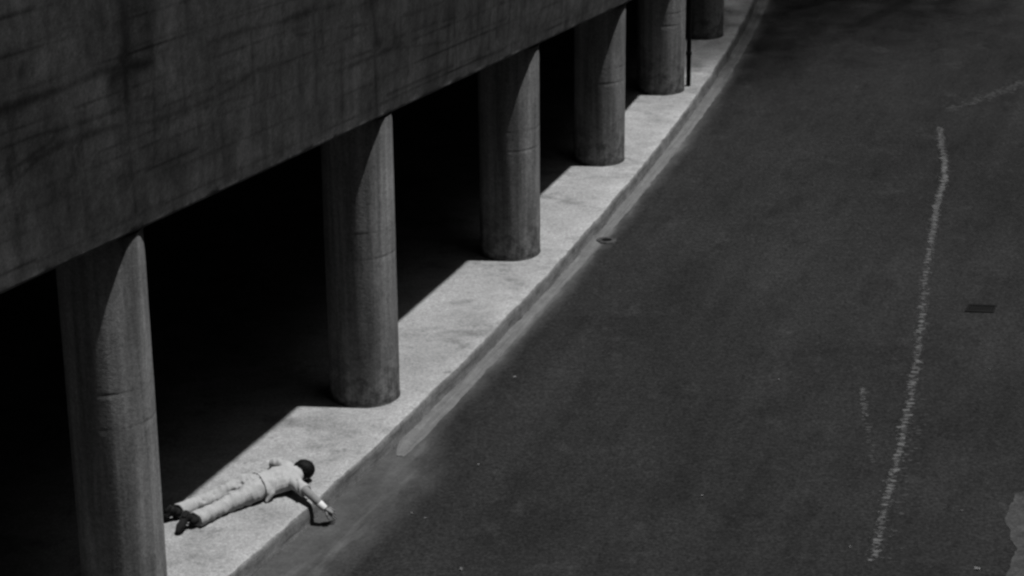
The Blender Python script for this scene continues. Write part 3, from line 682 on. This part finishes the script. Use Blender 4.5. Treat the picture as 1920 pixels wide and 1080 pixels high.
# cloth folds
def seg_d(p, a, b):
    ab = b - a; t = max(0, min(1, (p - a).dot(ab) / ab.dot(ab))); return (p - a - ab * t).length
def folds(co, along, amp, f1=9, f2=25):
    c = Vector((co.dot(along), co.dot(Vector((-along.y, along.x, 0))), co.z))
    r = 1 - 2.6 * abs(noise.noise(Vector((c.x * f1 + c.y * 5, c.y * 3.5 - c.x * 3, c.z * 5))))
    r2 = 1 - 2.6 * abs(noise.noise(Vector((c.x * f2 * .7 - c.y * 9, c.y * 5 + 3, c.z * 7))))
    return amp * (r * .55 - .3 + .35 * r2)
def leg_axis(a, b): return (b - a).normalized()
CR = [(V3(-2.735, 21.19, .19), V3(-2.68, 21.33, .17), .012), (V3(-2.70, 21.16, .2), V3(-2.66, 21.29, .19), .012), (V3(-2.92, 21.02, .15), V3(-2.98, 21.18, .12), .011),
      (V3(-2.83, 21.14, .14), V3(-2.76, 21.20, .13), .014), (V3(-3.0, 20.95, .12), V3(-3.06, 21.02, .12), .012), (V3(-2.58, 21.24, .21), V3(-2.50, 21.36, .2), .010)]
def d_tr(co):
    v = folds(co, Vector((.72, .69, 0)).normalized(), .017)
    for a, b, k in CR:
        d = seg_d(co, a, b); v -= 1.5 * k * math.exp(-(d / .017) ** 2)
    return v
def d_sh(co):
    v = folds(co, Vector((.75, .66, 0)).normalized(), .010, 9, 22)
    for a, b, k in SCR:
        d = seg_d(co, a, b); v -= k * math.exp(-(d / .02) ** 2)
    return v
CR += [(V3(-2.70, 21.25, .19), V3(-2.93, 21.02, .15), .022), (V3(-2.62, 21.30, .24), V3(-2.70, 21.25, .2), .016), (V3(-2.93, 21.02, .15), V3(-3.1, 20.83, .13), .012)]
SCR = [(V3(-2.16, 21.33, .19), V3(-2.13, 21.20, .12), .016), (V3(-2.40, 21.33, .2), V3(-2.30, 21.40, .2), .007), (V3(-2.2, 21.4, .2), V3(-2.28, 21.52, .21), .006)]
bm = bmesh.new()
for a, b, c, cf in ((hipR, kneeR, ankR, 0), (hipL, kneeL, ankL, 1)):
    d = (c - b).normalized(); ns = Vector((0, 0, 1))
    sweep(bm, [a, a.lerp(b, .35), a.lerp(b, .75), b, b.lerp(c, .35), b.lerp(c, .75), c + d * .005], [.110, .102, .088, .078, .077, .084, .092], [.104, .098, .086, .076, .074, .074, .074], cap=(1, 0))
sweep(bm, [pelvis - ax_ * .06, pelvis, waist, waist + ax_ * .04], [.150, .168, .150, .145], [.098, .112, .096, .092], cap=(1, 1))
for s in (-1, 1): ell(bm, Matrix.Translation(pelvis - ax_ * .055 + rt * .068 * s + Vector((0, 0, .030))), (.095, .085, .082))
# waistband flap standing proud at the far side
sweep(bm, [V3(-2.57, 21.44, .17), V3(-2.535, 21.46, .205)], [.018, .010], [.03, .016], 10)
fuse('trousers', bm, .007, M['trouser'], man, 2, d_tr, kfloor)
bm = bmesh.new()
sweep(bm, [waist - ax_ * .012, waist + ax_ * .05, belly + ax_ * .02, chest, upper - ax_ * .01, upper + ax_ * .055], [.205, .188, .180, .188, .182, .115], [.122, .114, .108, .116, .112, .080], cap=(0, 1))
sweep(bm, [shL, upper, shR], [.082, .09, .082], [.074, .092, .074])
sweep(bm, [upper - ax_ * .03, neckp - ax_ * .01, neckp + ax_ * .018 + Vector((0, 0, .004))], [.105, .078, .070], [.100, .076, .068], cap=(1, 0))
e1 = shR.lerp(elbR, .62); sweep(bm, [shR, shR.lerp(elbR, .3), e1], [.078, .066, .072], [.074, .064, .064], cap=(1, 0))
e2 = shL.lerp(elbL, .92); sweep(bm, [shL, shL.lerp(elbL, .5), e2], [.074, .064, .066], [.070, .058, .050], cap=(1, 0))
# loose near-side tail of the shirt hanging to the pavement
tp = waist - ax_ * .005 + rt * .17
sweep(bm, [waist + ax_ * .06 + rt * .10 + Vector((0, 0, .06)), tp + ax_ * .03 + Vector((0, 0, -.02)), tp - ax_ * .02 + rt * .035 + Vector((0, 0, -.085))], [.075, .055, .014], [.05, .035, .012], 12)
fuse('shirt', bm, .007, M['shirt'], man, 2, d_sh, kfloor)

# wristband
bm = bmesh.new(); wd_ = (wrR - elbR).normalized(); q = wrR - wd_ * .012
sweep(bm, [q - wd_ * .056, q - wd_ * .050, q + wd_ * .024, q + wd_ * .029], [.038, .0405, .0375, .035], [.035, .038, .035, .032], 24, cap=(0, 0))
for v in bm.verts: v.co -= ORG
bm_obj('wristband', bm, M['white'], man, smooth=True)
# shoes: toes on the ground, heels raised
def shoe(ank, heel, toe):
    sh = bmesh.new(); d = (toe - heel); md = heel.lerp(toe, .45); bl = heel.lerp(toe, .74) + Vector((0, 0, .005))
    sweep(sh, [heel, heel.lerp(toe, .2), md, bl, toe], [.034, .037, .038, .045, .032], [.040, .040, .036, .033, .024], 20)
    sweep(sh, [ank, heel.lerp(toe, .12)], [.040, .042], [.040, .042], 16)
    o = fuse('shoe', sh, .0055, M['shoe'], man, 3, None, kfloor)
    # sole faces up and backwards
    nrm = Vector((0, 0, 1)) - d.normalized() * d.normalized().z; nrm = (nrm.normalized() * .5 + Vector((d.normalized().x, d.normalized().y, 0)) * 0)
    so = bmesh.new(); up_ = Vector((0, 0, 1)); up_ = (up_ - d.normalized() * up_.dot(d.normalized())).normalized()
    sweep(so, [heel + up_ * .034, md + up_ * .034, bl + up_ * .028, toe + up_ * .018], [.030, .028, .038, .024], [.008, .007, .008, .006], 16)
    sweep(so, [heel + up_ * .046 - d.normalized() * .012, heel + up_ * .046 + d.normalized() * .05], [.028, .028], [.012, .012], 14)
    for v in so.verts: v.co -= ORG
    bmesh.ops.recalc_face_normals(so, faces=so.faces[:])
    bm_obj('sole', so, M['sock'], o, smooth=True)
shoe(ankR, HEELR, TOER); shoe(ankL, HEELL, TOEL)
for a, b in ((kneeR, ankR), (kneeL, ankL)):
    bm = bmesh.new(); d = (b - a).normalized(); sweep(bm, [b - d * .06, b + d * .03], [.044, .044], [.044, .044], 18)
    for v in bm.verts: v.co -= ORG
    bm_obj('sock', bm, M['sock'], man, smooth=True)
# ------------------------------------------------------------ unseen tree added above the picture, crown shaped to shade the far road
def tree(x, y, label):
    rnd = random.Random(11); t = empty('added_shade_tree', (x, y, 0)); tag(t, label, 'tree')
    bm = bmesh.new(); sweep(bm, [(0, 0, -.1), (-.1, 0, 4), (-.5, -.6, 8), (-1.6, -1.6, 12), (-3.0, -3.0, 15)], [.45, .36, .3, .22, .1], [.45, .36, .3, .22, .1], 14)
    for k in range(9):
        a = k * 2.4; sweep(bm, [(-1.2, -1.2, 10.5 + k * .3), (-2.4 + 1.3 * math.cos(a), -2.4 + 1.2 * math.sin(a), 12.6 + k * .3), (-CRX + 3.2 * math.cos(a), -CRY + 3.0 * math.sin(a), 14.6 + .4 * k)], [.14, .08, .025], [.14, .08, .025], 8)
    bm_obj('trunk', bm, M['bark'], t, smooth=True)
    V, F = [], []
    for k in range(36000):
        p = Vector((-CRX - 1.75 + rnd.gauss(0, 1.0), -CRY - 3.0 + rnd.gauss(0, 1.5), 16 + rnd.gauss(0, 1.2))) if k % 3 == 0 else Vector((-CRX + rnd.gauss(0, 1.9), -CRY + rnd.gauss(0, 1.75), 16 + rnd.gauss(0, 1.5))); s = rnd.uniform(.03, .06)
        u = Vector((rnd.gauss(0, 1), rnd.gauss(0, 1), rnd.gauss(0, .6))).normalized(); w_ = u.cross(Vector((rnd.gauss(0, .5), rnd.gauss(0, .5), 1))).normalized()
        b = len(V); V += [p - u * s, p + w_ * s * .5, p + u * s, p - w_ * s * .5]; F.append((b, b + 1, b + 2, b + 3))
    mesh_obj('crown', V, F, M['leaf'], t)
tree(TREE[0], TREE[1], 'added leafy tree above the picture, unseen, shades the far end of the road')
# ------------------------------------------------------------ unseen dark buildings added around the street to hold back sky light
def block(x0, x1, y0, y1, h, label, side):
    b = empty('sky_blocker_building', ((x0 + x1) / 2, (y0 + y1) / 2, 0)); tag(b, label, 'building'); o = b.location
    bm = bmesh.new(); box(bm, x0 - o.x, x1 - o.x, y0 - o.y, y1 - o.y, -.015, h); bm_obj('wall', bm, M['block'], b)
block(20.5, 34, -12, 74, 35, 'added dark tall building across the road on the right, unseen, blocks sky light', 'x')
block(-34, 20, -24, -7.5, 75, 'added dark tall building behind the viewpoint, unseen, blocks sky light', '+y')
block(-34, 20, 74.5, 90, 80, 'added dark tall building closing the far end of the road, unseen, blocks sky light', '-y')
